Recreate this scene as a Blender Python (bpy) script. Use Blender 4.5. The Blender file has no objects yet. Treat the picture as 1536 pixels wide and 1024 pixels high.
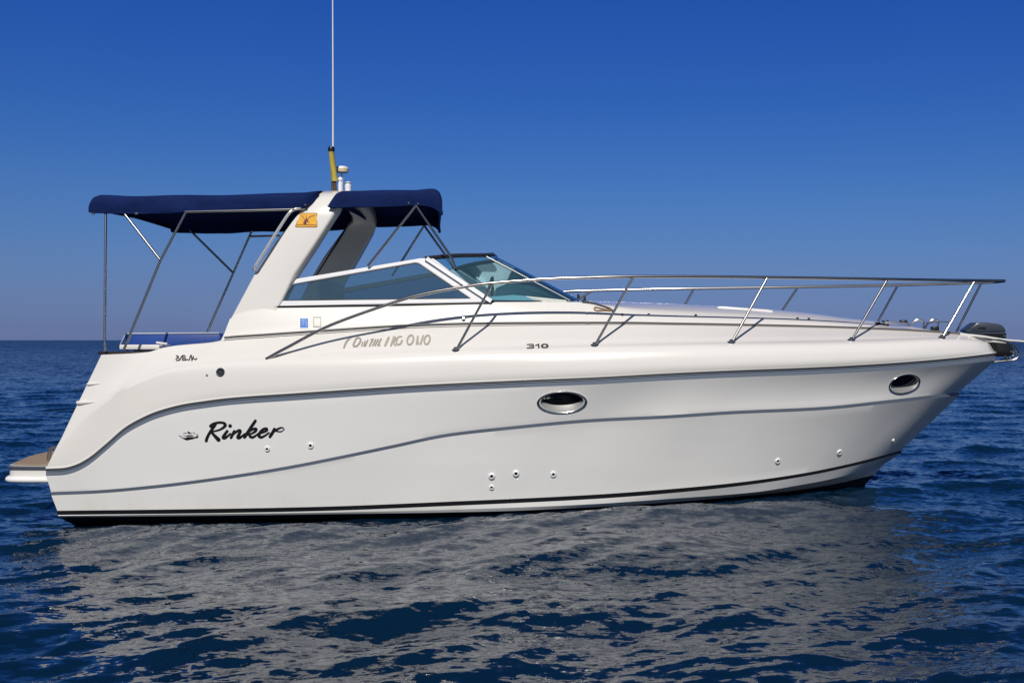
import bpy, bmesh, math, random
import numpy as np
from mathutils import Vector, Matrix
from mathutils.bvhtree import BVHTree
R = math.radians
random.seed(4); RNG = np.random.default_rng(11)
SC = bpy.context.scene
COL = SC.collection

# ------------------------------------------------------------------ camera
F, VPX, HZ, D, H = 1650.0, 930.0, 510.0, 12.55, 1.81     # focal (px), axis, horizon, distance to the keel line, eye height
cam_d = bpy.data.cameras.new('camera'); cam = bpy.data.objects.new('camera', cam_d); COL.objects.link(cam)
cam.location = (0, -D, H); cam.rotation_euler = (R(90), 0, 0)
cam_d.sensor_width = 36; cam_d.lens = 36 * F / 1536
cam_d.shift_x = -(VPX - 768) / 1536; cam_d.shift_y = -2 / 1536
cam_d.clip_start = 0.1; cam_d.clip_end = 60000
SC.camera = cam

# ------------------------------------------------------------------ sky and sun
SUN_EL, SUN_AZ = 46, 2
w = bpy.data.worlds.new('World'); SC.world = w; w.use_nodes = True
nt = w.node_tree; nt.nodes.clear()
def wn(t, **k):
    n = nt.nodes.new(t)
    for a, v in k.items(): setattr(n, a, v)
    return n
sky = wn('ShaderNodeTexSky', sky_type='NISHITA', sun_disc=False)
sky.sun_elevation = R(SUN_EL); sky.sun_rotation = R(180 + SUN_AZ)
sky.air_density = 1.0; sky.dust_density = 0.3; sky.ozone_density = 3.0
tc = wn('ShaderNodeTexCoord'); sep = wn('ShaderNodeSeparateXYZ'); nt.links.new(tc.outputs['Generated'], sep.inputs[0])
ramp = wn('ShaderNodeValToRGB'); cr = ramp.color_ramp; cr.interpolation = 'LINEAR'
SKY_TINT = [(0.0, (.124, .178, .455)), (0.012, (.118, .168, .42)), (0.042, (.13, .18, .387)), (0.0725, (.135, .203, .399)), (0.0965, (.127, .211, .408)), (0.126, (.118, .216, .423)), (0.185, (.088, .206, .457)), (0.236, (.072, .194, .486)), (0.29, (.058, .187, .506)), (0.5, (.037, .115, .30)), (1.0, (.033, .10, .26))]
while len(cr.elements) < len(SKY_TINT): cr.elements.new(0.5)
for e, (p, c) in zip(cr.elements, SKY_TINT): e.position = p; e.color = (*c, 1)
nt.links.new(sep.outputs['Z'], ramp.inputs[0])
mul = wn('ShaderNodeMix', data_type='RGBA', blend_type='MULTIPLY'); mul.inputs['Factor'].default_value = 1
mr = wn('ShaderNodeMapRange', interpolation_type='SMOOTHSTEP'); mr.inputs[1].default_value = .15; mr.inputs[2].default_value = -.75; nt.links.new(sep.outputs['Y'], mr.inputs[0])   # paler on the sun's side
tmx = wn('ShaderNodeMix', data_type='RGBA'); tmx.inputs['B'].default_value = (.20, .215, .235, 1)
nt.links.new(mr.outputs[0], tmx.inputs['Factor']); nt.links.new(ramp.outputs[0], tmx.inputs['A'])
nt.links.new(sky.outputs[0], mul.inputs['A']); nt.links.new(tmx.outputs['Result'], mul.inputs['B'])
bg = wn('ShaderNodeBackground'); bg.inputs['Strength'].default_value = 0.15
out = wn('ShaderNodeOutputWorld')
nt.links.new(mul.outputs['Result'], bg.inputs[0]); nt.links.new(bg.outputs[0], out.inputs[0])
sd = bpy.data.lights.new('sun', 'SUN'); sd.energy = 3.8; sd.angle = R(0.5); sd.color = (1, .95, .885)
sun = bpy.data.objects.new('sun', sd); COL.objects.link(sun); sun.location = (0, -30, 40)
sun.rotation_euler = (R(90 - SUN_EL), 0, R(-SUN_AZ))
SC.view_settings.view_transform = 'Standard'; SC.view_settings.look = 'None'
SC.view_settings.exposure = 0; SC.view_settings.gamma = 1
SC.cycles.max_bounces = 10; SC.cycles.transparent_max_bounces = 16
SC.cycles.sample_clamp_indirect = 14

# ------------------------------------------------------------------ materials
def mat(name, color, rough=.5, metal=0, coat=0, bump=None, vary=None, ior=1.5, spec=.5):
    m = bpy.data.materials.new(name); m.use_nodes = True
    n = m.node_tree.nodes; l = m.node_tree.links; b = n['Principled BSDF']
    b.inputs['Base Color'].default_value = (*color, 1); b.inputs['Roughness'].default_value = rough
    b.inputs['Metallic'].default_value = metal; b.inputs['Coat Weight'].default_value = coat; b.inputs['Coat Roughness'].default_value = .035
    b.inputs['IOR'].default_value = ior; b.inputs['Specular IOR Level'].default_value = spec
    t = n.new('ShaderNodeTexCoord')
    if vary:                                  # vary = (scale xyz, amount): uneven colour of the material itself
        mp = n.new('ShaderNodeMapping'); mp.inputs['Scale'].default_value = vary[0]; l.new(t.outputs['Object'], mp.inputs[0])
        no = n.new('ShaderNodeTexNoise'); no.inputs['Scale'].default_value = 1; no.inputs['Detail'].default_value = 5; l.new(mp.outputs[0], no.inputs[0])
        mr = n.new('ShaderNodeMapRange'); mr.inputs[1].default_value = .3; mr.inputs[2].default_value = .7
        mr.inputs[3].default_value = 1 - vary[1]; mr.inputs[4].default_value = 1 + vary[1] * .4; l.new(no.outputs[0], mr.inputs[0])
        mx = n.new('ShaderNodeMix'); mx.data_type = 'RGBA'; mx.blend_type = 'MULTIPLY'; mx.inputs['Factor'].default_value = 1
        mx.inputs['A'].default_value = (*color, 1); l.new(mr.outputs[0], mx.inputs['B']); l.new(mx.outputs['Result'], b.inputs['Base Color'])
    if bump:                                  # bump = (scale xyz, strength, distance)
        mp = n.new('ShaderNodeMapping'); mp.inputs['Scale'].default_value = bump[0]; l.new(t.outputs['Object'], mp.inputs[0])
        no = n.new('ShaderNodeTexNoise'); no.inputs['Scale'].default_value = 1; no.inputs['Detail'].default_value = 4; l.new(mp.outputs[0], no.inputs[0])
        bu = n.new('ShaderNodeBump'); bu.inputs['Strength'].default_value = bump[1]; bu.inputs['Distance'].default_value = bump[2]
        l.new(no.outputs[0], bu.inputs['Height']); l.new(bu.outputs[0], b.inputs['Normal'])
    return m
def glass(name, tint, gloss=1.0, haze=(.26, .42, .53)):
    m = bpy.data.materials.new(name); m.use_nodes = True
    n = m.node_tree.nodes; l = m.node_tree.links; n.clear()
    o = n.new('ShaderNodeOutputMaterial'); tr = n.new('ShaderNodeBsdfTransparent'); tr.inputs[0].default_value = (*tint, 1)
    g = n.new('ShaderNodeBsdfGlossy'); g.inputs['Roughness'].default_value = .02; g.inputs[0].default_value = (.9, .95, .95, 1)
    fr = n.new('ShaderNodeFresnel'); fr.inputs[0].default_value = 1.5
    ml = n.new('ShaderNodeMath'); ml.operation = 'MULTIPLY'; ml.inputs[1].default_value = gloss; l.new(fr.outputs[0], ml.inputs[0])
    di = n.new('ShaderNodeBsdfDiffuse'); di.inputs[0].default_value = (*haze, 1); m0 = n.new('ShaderNodeMixShader'); m0.inputs[0].default_value = .10   # blue-teal haze mixed into the colour to lighten the pane
    l.new(tr.outputs[0], m0.inputs[1]); l.new(di.outputs[0], m0.inputs[2])
    mx = n.new('ShaderNodeMixShader'); l.new(ml.outputs[0], mx.inputs[0]); l.new(m0.outputs[0], mx.inputs[1]); l.new(g.outputs[0], mx.inputs[2])
    l.new(mx.outputs[0], o.inputs[0]); return m
GEL = mat('white_gelcoat', (.79, .765, .725), .28, coat=1, vary=((.7, .7, 2.5), .03))
HULLW = mat('hull_gelcoat', (.83, .82, .80), .2, coat=1, vary=((.5, .5, 3), .04))
def stain(m):
    n = m.node_tree.nodes; l = m.node_tree.links; b = n['Principled BSDF']; src = b.inputs['Base Color'].links[0].from_socket
    t = n.new('ShaderNodeTexCoord'); sx = n.new('ShaderNodeSeparateXYZ'); l.new(t.outputs['Object'], sx.inputs[0])
    mr = n.new('ShaderNodeMapRange'); mr.inputs[1].default_value = .34; mr.inputs[2].default_value = .08; l.new(sx.outputs['Z'], mr.inputs[0])
    mp = n.new('ShaderNodeMapping'); mp.inputs['Scale'].default_value = (3.2, 3.2, 1.1); l.new(t.outputs['Object'], mp.inputs[0])
    no = n.new('ShaderNodeTexNoise'); no.inputs['Scale'].default_value = 1; no.inputs['Detail'].default_value = 6; no.inputs['Roughness'].default_value = .65; l.new(mp.outputs[0], no.inputs[0])
    m2 = n.new('ShaderNodeMapRange'); m2.inputs[1].default_value = .42; m2.inputs[2].default_value = .8; m2.inputs[4].default_value = .4; l.new(no.outputs[0], m2.inputs[0])
    mu = n.new('ShaderNodeMath'); mu.operation = 'MULTIPLY'; l.new(mr.outputs[0], mu.inputs[0]); l.new(m2.outputs[0], mu.inputs[1])
    mx = n.new('ShaderNodeMix'); mx.data_type = 'RGBA'; l.new(mu.outputs[0], mx.inputs['Factor']); l.new(src, mx.inputs['A']); mx.inputs['B'].default_value = (.62, .55, .40, 1)
    l.new(mx.outputs['Result'], b.inputs['Base Color'])
stain(HULLW)
BLACK = mat('black_paint', (.008, .008, .01), .35)
ANTI = mat('navy_antifouling', (.004, .007, .022), .7, vary=((6, 6, 6), .4))
GREY = mat('grey_stripe', (.15, .18, .235), .4)
STEEL = mat('stainless_steel', (.48, .46, .44), .24, metal=1)
ALU = mat('white_aluminium', (.8, .8, .82), .3, coat=.2)
CHROME = mat('polished_bezel', (.7, .68, .65), .18, metal=1)
LIP = mat('grey_recess', (.24, .24, .23), .4)
RUBBER = mat('black_rubber', (.012, .012, .014), .5)
CANVAS = mat('navy_canvas', (.005, .017, .092), .8, bump=((9, 6, 9), .5, .03), vary=((4, 4, 4), .25), spec=.12)
BLUEV = mat('blue_vinyl', (.008, .05, .26), .5)
TEAK = mat('tan_deck_mat', (.30, .215, .14), .8, bump=((3, 60, 3), .3, .01), vary=((4, 40, 4), .2))
YELLOW = mat('yellow_plastic', (.50, .40, .07), .45, vary=((20, 20, 6), .3))
CREAM = mat('cream_plastic', (.72, .62, .40), .4)
WHITEP = mat('white_plastic', (.82, .82, .82), .35)
ORANGE = mat('orange_sticker', (.85, .43, .02), .4, vary=((14, 14, 14), .15))
PURPLE = mat('purple_print', (.12, .02, .06), .5)
BROWN = mat('brown_print', (.26, .09, .02), .5)
BLUEST = mat('blue_sticker', (.02, .13, .5), .35)
LBLUE = mat('pale_blue_print', (.10, .33, .78), .4)
GOLD = mat('dull_gold_lettering', (.45, .41, .33), .35, metal=.15)
GOLDD = mat('grey_gold_lettering', (.33, .30, .25), .4)
COWL = mat('charcoal_plastic', (.035, .045, .065), .35, coat=.2)
ROPE = mat('white_rope', (.75, .74, .7), .8)
TAN = mat('tan_rope', (.34, .21, .11), .9, vary=((40, 40, 40), .5))
CUSH = mat('pale_vinyl', (.62, .66, .62), .5)
DARKG = mat('dark_pane', (.006, .006, .007), .06)
GL1 = glass('tinted_side_glass', (.56, .69, .76), 1.0)
GL2 = glass('tinted_windscreen_glass', (.42, .69, .82), 1.1, (.2, .46, .57))

# ------------------------------------------------------------------ helpers
def P(px, py, y):                             # the point of the plane at depth y that the photograph shows at (px, py)
    d = D + y
    return Vector(((px - VPX) * d / F, y, H - (py - HZ) * d / F))
def link(name, me, mats, parent=None):
    o = bpy.data.objects.new(name, me); COL.objects.link(o)
    for m in (mats if isinstance(mats, (list, tuple)) else [mats]): me.materials.append(m)
    if parent: o.parent = parent
    return o
def finish(name, bm, mats, parent=None, smooth=True, angle=35, recalc=True):
    if recalc: bmesh.ops.recalc_face_normals(bm, faces=bm.faces[:])
    me = bpy.data.meshes.new(name); bm.to_mesh(me); bm.free()
    if smooth:
        me.polygons.foreach_set('use_smooth', [True] * len(me.polygons))
        me.set_sharp_from_angle(angle=R(angle))
    return link(name, me, mats, parent)
def tag(o, label, cat=None, group=None, kind=None):
    if label: o['label'] = label
    if cat: o['category'] = cat
    if group: o['group'] = group
    if kind: o['kind'] = kind
    return o
def pchip(xs, ys, x):
    xs = np.asarray(xs, float); ys = np.asarray(ys, float); h = np.diff(xs); dl = np.diff(ys) / h
    m = np.zeros(len(xs)); m[0] = dl[0]; m[-1] = dl[-1]
    for i in range(1, len(xs) - 1):
        if dl[i-1] * dl[i] > 0:
            w1 = 2*h[i] + h[i-1]; w2 = h[i] + 2*h[i-1]; m[i] = (w1 + w2) / (w1/dl[i-1] + w2/dl[i])
    x = np.clip(x, xs[0], xs[-1]); k = np.clip(np.searchsorted(xs, x, 'right') - 1, 0, len(xs) - 2)
    t = (x - xs[k]) / h[k]; t2 = t*t; t3 = t2*t
    return (2*t3-3*t2+1)*ys[k] + (t3-2*t2+t)*h[k]*m[k] + (-2*t3+3*t2)*ys[k+1] + (t3-t2)*h[k]*m[k+1]
class Line:                                   # a long line of the boat: py(px) and half breadth b(px)
    def __init__(s, pts, bs): s.p = pts; s.b = bs; s.x0 = pts[0][0]; s.x1 = pts[-1][0]
    def at(s, px):
        px = np.asarray(px, float)
        return pchip([a[0] for a in s.p], [a[1] for a in s.p], px), pchip([a[0] for a in s.b], [a[1] for a in s.b], px)
    def row(s, n, x0=None, x1=None, dpy=0, db=0):
        px = np.linspace(s.x0 if x0 is None else x0, s.x1 if x1 is None else x1, n)
        py, b = s.at(px); return conv(px, py + dpy, b + db)
    def pt(s, px, dpy=0, db=0):
        py, b = s.at([px]); return Vector(conv(np.array([px]), py + dpy, b + db)[0])
def conv(px, py, b):
    d = D - b
    return np.stack([(px - VPX) * d / F, -b, H - (py - HZ) * d / F], 1)
def add_rows(bm, rows, mats=None, mirror=False):
    vs = []
    for r in rows: vs.append([bm.verts.new((p[0], -p[1] if mirror else p[1], p[2])) for p in r])
    for i in range(len(rows) - 1):
        for j in range(len(rows[0]) - 1):
            f = bm.faces.new((vs[i][j], vs[i][j+1], vs[i+1][j+1], vs[i+1][j]))
            if mats: f.material_index = mats[i]
    return vs
def lerp_rows(a, b, n, mi, bulge=None):
    """n bands from row a to row b (b excluded); bulge(t, s) pushes points outward"""
    rows = []
    for k in range(n):
        s = k / n; r = a * (1 - s) + b * s
        if bulge is not None: r = r.copy(); r[:, 1] -= bulge(s)
        rows.append(r)
    return rows, [mi] * n
def smooth_path(pts, sub=8, closed=False):
    pts = [Vector(p) for p in pts]; n = len(pts); res = []
    if n < 3: return pts
    for i in range(n if closed else n - 1):
        p1, p2 = pts[i], pts[(i+1) % n]
        p0 = pts[i-1] if (closed or i) else p1 * 2 - p2
        p3 = pts[(i+2) % n] if (closed or i + 2 < n) else p2 * 2 - p1
        for k in range(sub):
            t = k / sub
            res.append(.5 * ((2*p1) + (p2-p0)*t + (2*p0-5*p1+4*p2-p3)*t*t + (3*p1-p0-3*p2+p3)*t**3))
    if not closed: res.append(pts[-1])
    return res
def add_tube(bm, pts, r, seg=10, mi=0, closed=False, caps=True):
    pts = [Vector(p) for p in pts]; n = len(pts); rs = r if isinstance(r, (list, tuple)) else [r] * n
    up = None; rings = []
    for i, p in enumerate(pts):
        a = pts[i-1] if (i or closed) else p; b = pts[(i+1) % n] if (i < n-1 or closed) else p
        t = (b - a).normalized()
        if up is None: up = t.orthogonal().normalized()
        up = (up - t * up.dot(t)); up = up.normalized() if up.length > 1e-6 else t.orthogonal().normalized()
        s = t.cross(up)
        rings.append([bm.verts.new(p + (up * math.cos(2*math.pi*k/seg) + s * math.sin(2*math.pi*k/seg)) * rs[i]) for k in range(seg)])
    for i in range(n if closed else n - 1):
        A, B = rings[i], rings[(i+1) % n]
        for k in range(seg):
            f = bm.faces.new((A[k], A[(k+1) % seg], B[(k+1) % seg], B[k])); f.material_index = mi
    if caps and not closed:
        for q in (rings[0], rings[-1]):
            f = bm.faces.new(q); f.material_index = mi
def tube(name, pts, r, m, parent, seg=10, sub=0, closed=False):
    bm = bmesh.new(); add_tube(bm, smooth_path(pts, sub, closed) if sub else pts, r, seg, closed=closed)
    return finish(name, bm, m, parent, angle=60)
def add_lathe(bm, c, axis, prof, seg=24, mi=0):
    """prof = [(radius, height along axis, material)]"""
    axis = Vector(axis).normalized(); u = axis.orthogonal().normalized(); v = axis.cross(u); rings = []
    for pr in prof:
        rr, hh = pr[0], pr[1]
        rings.append([bm.verts.new(Vector(c) + axis*hh + (u*math.cos(2*math.pi*k/seg) + v*math.sin(2*math.pi*k/seg)) * max(rr, 1e-4)) for k in range(seg)])
    for i in range(len(prof) - 1):
        for k in range(seg):
            f = bm.faces.new((rings[i][k], rings[i][(k+1) % seg], rings[i+1][(k+1) % seg], rings[i+1][k]))
            f.material_index = prof[i][2] if len(prof[i]) > 2 else mi
    for q, pr in ((rings[0], prof[0]), (rings[-1], prof[-1])):
        f = bm.faces.new(q); f.material_index = pr[2] if len(pr) > 2 else mi
def add_box(bm, c, s, rot=None, mi=0, bevel=0):
    r = bmesh.ops.create_cube(bm, size=1); vs = r['verts']
    for v in vs:
        q = Vector((v.co.x*s[0], v.co.y*s[1], v.co.z*s[2])); v.co = (rot @ q if rot else q) + Vector(c)
    fs = {f for v in vs for f in v.link_faces}
    for f in fs: f.material_index = mi
    if bevel:
        bmesh.ops.bevel(bm, geom=list({e for f in fs for e in f.edges}), offset=bevel, segments=3, affect='EDGES', profile=.5)
def add_plate(bm, poly, back, mi=0, bevel=0):
    """poly = 3-D outline; back = vector to the other face"""
    a = [bm.verts.new(p) for p in poly]; b = [bm.verts.new(Vector(p) + Vector(back)) for p in poly]; n = len(poly)
    fs = [bm.faces.new(a), bm.faces.new(b[::-1])]
    for i in range(n): fs.append(bm.faces.new((a[i], b[i], b[(i+1) % n], a[(i+1) % n])))
    for f in fs: f.material_index = mi
    if bevel:
        bmesh.ops.recalc_face_normals(bm, faces=fs)
        bmesh.ops.bevel(bm, geom=list({e for f in fs for e in f.edges}), offset=bevel, segments=2, affect='EDGES', profile=.5)
def add_ring(bm, outer, inner, back, mi=0):
    back = Vector(back); n = len(outer)
    A = [[bm.verts.new(Vector(p) + o) for p in L] for L, o in ((outer, Vector()), (inner, Vector()), (inner, back), (outer, back))]
    for i in range(n):
        j = (i + 1) % n
        for k in range(4):
            f = bm.faces.new((A[k][i], A[k][j], A[(k+1) % 4][j], A[(k+1) % 4][i])); f.material_index = mi
EYE = Vector((0, -D, H))
def caster(bvh):
    def hit(px, py):
        d = (P(px, py, 0) - EYE).normalized()
        loc, nor, i, dist = bvh.ray_cast(EYE, d)
        if loc is None: raise ValueError('no surface at %s %s' % (px, py))
        if nor.dot(d) > 0: nor = -nor
        return loc, nor
    return hit
def bvh_rows(sets):
    vs, fs = [], []
    for rows in sets:
        k = len(vs); n = len(rows[0])
        for r in rows: vs += [Vector(p) for p in r]
        for i in range(len(rows) - 1):
            for j in range(n - 1): fs.append((k+i*n+j, k+i*n+j+1, k+(i+1)*n+j+1, k+(i+1)*n+j))
    return BVHTree.FromPolygons(vs, fs)
def add_decal_poly(bm, hit, poly, mi=0, lift=.003):
    vs = []
    for p in poly:
        l, nn = hit(*p); vs.append(bm.verts.new(l + nn * lift))
    f = bm.faces.new(vs); f.material_index = mi
def add_stroke(bm, hit, pts, mi=0, lift=.003, sub=6, closed=False, thick=0):
    """pts = [(px, py, width px)]; a brush stroke laid on the surface"""
    q = smooth_path([Vector(p) for p in pts], sub, closed) if len(pts) > 2 else [Vector(p) for p in pts]
    n = len(q); L, Rr = [], []
    def cap(p, d, side):
        res = []
        for k in range(1, 5):
            a = math.pi * k / 5; res.append((p.x + (side.x*math.cos(a) + d.x*math.sin(a)) * p.z/2, p.y + (side.y*math.cos(a) + d.y*math.sin(a)) * p.z/2))
        return res
    for i, p in enumerate(q):
        a = q[i-1] if (i or closed) else p; b = q[(i+1) % n] if (i < n-1 or closed) else p
        t = Vector((b.x-a.x, b.y-a.y, 0)); t = t.normalized() if t.length else Vector((1, 0, 0)); s = Vector((-t.y, t.x, 0))
        L.append((p.x + s.x*p.z/2, p.y + s.y*p.z/2)); Rr.append((p.x - s.x*p.z/2, p.y - s.y*p.z/2))
        if not closed and i == n-1: add_decal_poly(bm, hit, [L[-1]] + cap(p, t, s) + [Rr[-1]], mi, lift)
        if not closed and i == 0: add_decal_poly(bm, hit, [L[0]] + cap(p, -t, s) + [Rr[0]], mi, lift)
    for i in range(n if closed else n-1):
        j = (i+1) % n; add_decal_poly(bm, hit, [L[i], L[j], Rr[j], Rr[i]], mi, lift)
def mirror_pts(pts): return [Vector((p[0], -p[1], p[2])) for p in pts]

# ------------------------------------------------------------------ the sea
SEA_OFF = (-19.2, 25.0)
def build_water():
    r = [0.0]; x = .4
    while x < 2.6: r.append(x); x += .25
    while x < 45: r.append(x); x *= 1.0032
    while x < 30000: r.append(x); x *= 1.014
    r = np.array(r)
    th = np.concatenate([np.concatenate([np.arange(-62, -34, .25), np.arange(-34, 28, .15), np.arange(28, 62, .25)]), np.arange(62, 298, 4.0)]); th = np.radians(th)
    rr, tt = np.meshgrid(r, th, indexing='ij')
    X = rr * np.sin(tt) + SEA_OFF[0]; Y = -D + rr * np.cos(tt) + SEA_OFF[1]      # which patch of the wave field lies round the boat
    dense = np.abs(np.degrees(tt) ) < 62.1
    spc = np.maximum(rr * .0034, .011); spc = np.where(rr > 45, rr * .014, spc); spc = np.where(dense, spc, np.maximum(spc, rr * .07)); spc = np.where(rr < 2.6, .3, spc)
    Z = np.zeros_like(X); DX = np.zeros_like(X); DY = np.zeros_like(X)
    lam = np.geomspace(.12, 7.5, 105)
    for L in lam:
        L *= RNG.uniform(.94, 1.06)
        a = R(-68) + RNG.normal(0, .62)              # wind sea running roughly towards the camera
        k = 2*np.pi / L; slope = .038 * (1.0 if L < 1.1 else (1.1 / L) ** .55) * (1.0 if L > .2 else (L/.2)**.5)
        amp = slope / k * RNG.uniform(.6, 1.35)
        ph = RNG.uniform(0, 2*np.pi); wgt = np.clip((L / spc - 3) / 4, 0, 1)
        # wave groups: each train waxes and wanes slowly over the sea
        g = .62 + .38 * np.sin(k*.11*(X*math.cos(a+1.3) + Y*math.sin(a+1.3)) + ph*3.1) * np.sin(k*.16*(X*math.cos(a) + Y*math.sin(a)) + ph*1.7)
        arg = k * (X*math.cos(a) + Y*math.sin(a)) + ph
        A = amp * wgt * g; c = np.cos(arg); s = np.sin(arg)
        Z += A * c; DX -= .9 * A * s * math.cos(a); DY -= .9 * A * s * math.sin(a)
    X = X - SEA_OFF[0]; Y = Y - SEA_OFF[1]
    X = X + DX; Y = Y + DY; Z += .015 + .09 * np.sin(2*np.pi*(X + 1.8)/18) * np.exp(-(rr/45)**2)      # a low swell under the boat
    nr, na = X.shape
    co = np.stack([X, Y, Z], -1).reshape(-1, 3).astype(np.float32)
    i = np.arange(nr-1)[:, None]; j = np.arange(na)[None, :]; j2 = (j+1) % na
    q = np.stack([i*na + j + 0*j2, i*na + j2, (i+1)*na + j2, (i+1)*na + j + 0*j2], -1).reshape(-1, 4).astype(np.int32)[:, ::-1]
    me = bpy.data.meshes.new('water')
    me.vertices.add(len(co)); me.vertices.foreach_set('co', co.ravel())
    me.loops.add(q.size); me.loops.foreach_set('vertex_index', q.ravel())
    me.polygons.add(len(q)); me.polygons.foreach_set('loop_start', np.arange(0, q.size, 4, dtype=np.int32)); me.polygons.foreach_set('loop_total', np.full(len(q), 4, np.int32))
    me.polygons.foreach_set('use_smooth', np.ones(len(q), bool))
    me.update(calc_edges=True); me.validate()
    m = bpy.data.materials.new('sea_water'); m.use_nodes = True; n = m.node_tree.nodes; l = m.node_tree.links; b = n['Principled BSDF']
    b.inputs['Base Color'].default_value = (.0018, .0145, .038, 1); b.inputs['Roughness'].default_value = .022; b.inputs['IOR'].default_value = 1.333
    b.inputs['Specular Tint'].default_value = (.80, .90, .95, 1)
    g = n.new('ShaderNodeNewGeometry')
    ln = n.new('ShaderNodeVectorMath'); ln.operation = 'LENGTH'; l.new(g.outputs['Position'], ln.inputs[0])
    tot = None
    # ripples too fine for the mesh, and farther out the chop as well (rougher with distance from the boat)
    for li, (sc, d0, d1, a0, a1) in enumerate(((11.0, 8, 50, .26, .40), (2.2, 14, 70, 0.0, .55), (.4, 40, 300, 0, .40), (26.0, 8, 50, .24, .1))):
        mp = n.new('ShaderNodeMapping'); mp.inputs['Scale'].default_value = (sc*.55, sc, sc); l.new(g.outputs['Position'], mp.inputs[0])
        no = n.new('ShaderNodeTexNoise'); no.inputs['Scale'].default_value = 1; no.inputs['Detail'].default_value = 2; l.new(mp.outputs[0], no.inputs[0])
        sb = n.new('ShaderNodeVectorMath'); sb.operation = 'SUBTRACT'; l.new(no.outputs['Color'], sb.inputs[0]); sb.inputs[1].default_value = (.5, .5, .5)
        mr = n.new('ShaderNodeMapRange'); mr.inputs[1].default_value = d0; mr.inputs[2].default_value = d1; mr.inputs[3].default_value = a0*2; mr.inputs[4].default_value = a1*2
        l.new(ln.outputs['Value'], mr.inputs[0])
        sm = n.new('ShaderNodeVectorMath'); sm.operation = 'SCALE'; l.new(sb.outputs[0], sm.inputs[0]); l.new(mr.outputs[0], sm.inputs['Scale'])
        fl = n.new('ShaderNodeVectorMath'); fl.operation = 'MULTIPLY'; l.new(sm.outputs[0], fl.inputs[0]); fl.inputs[1].default_value = (.7, 1, 0)
        if li in (1, 2):                                    # the far chop faces the boat: its backs are hidden behind its crests
            sx = n.new('ShaderNodeSeparateXYZ'); l.new(fl.outputs[0], sx.inputs[0]); ab = n.new('ShaderNodeMath'); ab.operation = 'ABSOLUTE'; l.new(sx.outputs['Y'], ab.inputs[0])
            ng = n.new('ShaderNodeMath'); ng.operation = 'MULTIPLY'; ng.inputs[1].default_value = -1.5; l.new(ab.outputs[0], ng.inputs[0])
            fl = n.new('ShaderNodeCombineXYZ'); l.new(sx.outputs['X'], fl.inputs['X']); l.new(ng.outputs[0], fl.inputs['Y'])
        ad = n.new('ShaderNodeVectorMath'); ad.operation = 'ADD'; l.new(fl.outputs[0], ad.inputs[0]); l.new(tot if tot else g.outputs['Normal'], ad.inputs[1]); tot = ad.outputs[0]
    nm = n.new('ShaderNodeVectorMath'); nm.operation = 'NORMALIZE'; l.new(tot, nm.inputs[0]); l.new(nm.outputs[0], b.inputs['Normal'])
    o = link('water', me, m); tag(o, 'deep blue sea with short choppy ripples all round the boat', 'sea', kind='structure')
build_water()

# ------------------------------------------------------------------ the boat
boat = bpy.data.objects.new('cabin_cruiser', None); COL.objects.link(boat); boat.location = (0, 0, 0)
tag(boat, 'white cabin cruiser with navy canopies and stainless bow rail lying side-on at sea', 'motor boat')

RUB = Line([(69, 703), (94, 702), (112.5, 697.5), (131, 688), (159, 665.5), (187.5, 641), (211, 627.5), (234, 617.5), (277, 606), (300, 602.5), (343, 597), (440, 590), (500, 586), (640, 577), (780, 570.5), (889, 566), (1000, 560), (1100, 555.5), (1220, 551), (1331, 545), (1419, 538), (1493, 530)],
           [(69, 1.40), (300, 1.50), (600, 1.55), (800, 1.55), (900, 1.52), (1000, 1.46), (1100, 1.36), (1200, 1.205), (1300, .97), (1400, .63), (1450, .41), (1480, .22), (1493, .07)])
KNU = Line([(77, 737.5), (141, 735), (234, 727), (300, 719), (370, 709), (433, 698.5), (500, 685.5), (589, 667), (671, 650), (767, 639), (889, 628), (1000, 622.5), (1100, 616), (1230, 610), (1334, 599.5), (1438, 588)],
           [(77, 1.38), (300, 1.45), (600, 1.49), (800, 1.46), (900, 1.40), (1000, 1.37), (1100, 1.26), (1200, 1.09), (1300, .83), (1370, .55), (1415, .28), (1438, 0)])
BOOT = Line([(86, 765.5), (300, 763), (480, 759.5), (671, 752), (890, 741.5), (1000, 733.5), (1100, 724), (1204, 709.5), (1282, 693.5), (1352, 675)],
            [(86, 1.355), (300, 1.41), (600, 1.41), (800, 1.34), (900, 1.26), (1000, 1.18), (1100, 1.04), (1204, .80), (1282, .50), (1330, .22), (1352, 0)])
CHI = Line([(88, 773), (300, 770.5), (500, 768), (740, 762), (900, 755), (1000, 748), (1134, 737.5), (1200, 727), (1256, 716), (1328, 694)],
           [(88, 1.356), (300, 1.405), (600, 1.40), (800, 1.335), (900, 1.25), (1000, 1.15), (1134, .925), (1200, .75), (1256, .54), (1305, .24), (1328, 0)])
ANL = Line([(88.5, 775), (300, 773), (500, 770.5), (740, 766.5), (900, 759.5), (1000, 753), (1098, 745), (1174, 737.6), (1244, 727), (1311, 712)],
           [(88.5, 1.34), (300, 1.39), (600, 1.385), (800, 1.31), (900, 1.21), (1000, 1.07), (1098, .88), (1174, .66), (1244, .40), (1290, .16), (1311, 0)])
KEEL = Line([(182, 808), (600, 814), (1000, 810), (1150, 800), (1230, 780), (1270, 757), (1300, 724)], [(182, 0), (1300, 0)])
N = 200
rub_b = RUB.row(N, dpy=10.5, db=-.004)
kn_t = KNU.row(N); kn_b = KNU.row(N, dpy=5, db=-.012); kn_b[-1, 1] = 0
tt = np.linspace(0, 1, N)
flare = lambda s: -.03 * 4 * s * (1 - s) * np.clip((tt - .45) / .5, 0, 1) ** 1.3 * np.clip((1 - tt) / .06, 0, 1)
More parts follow.
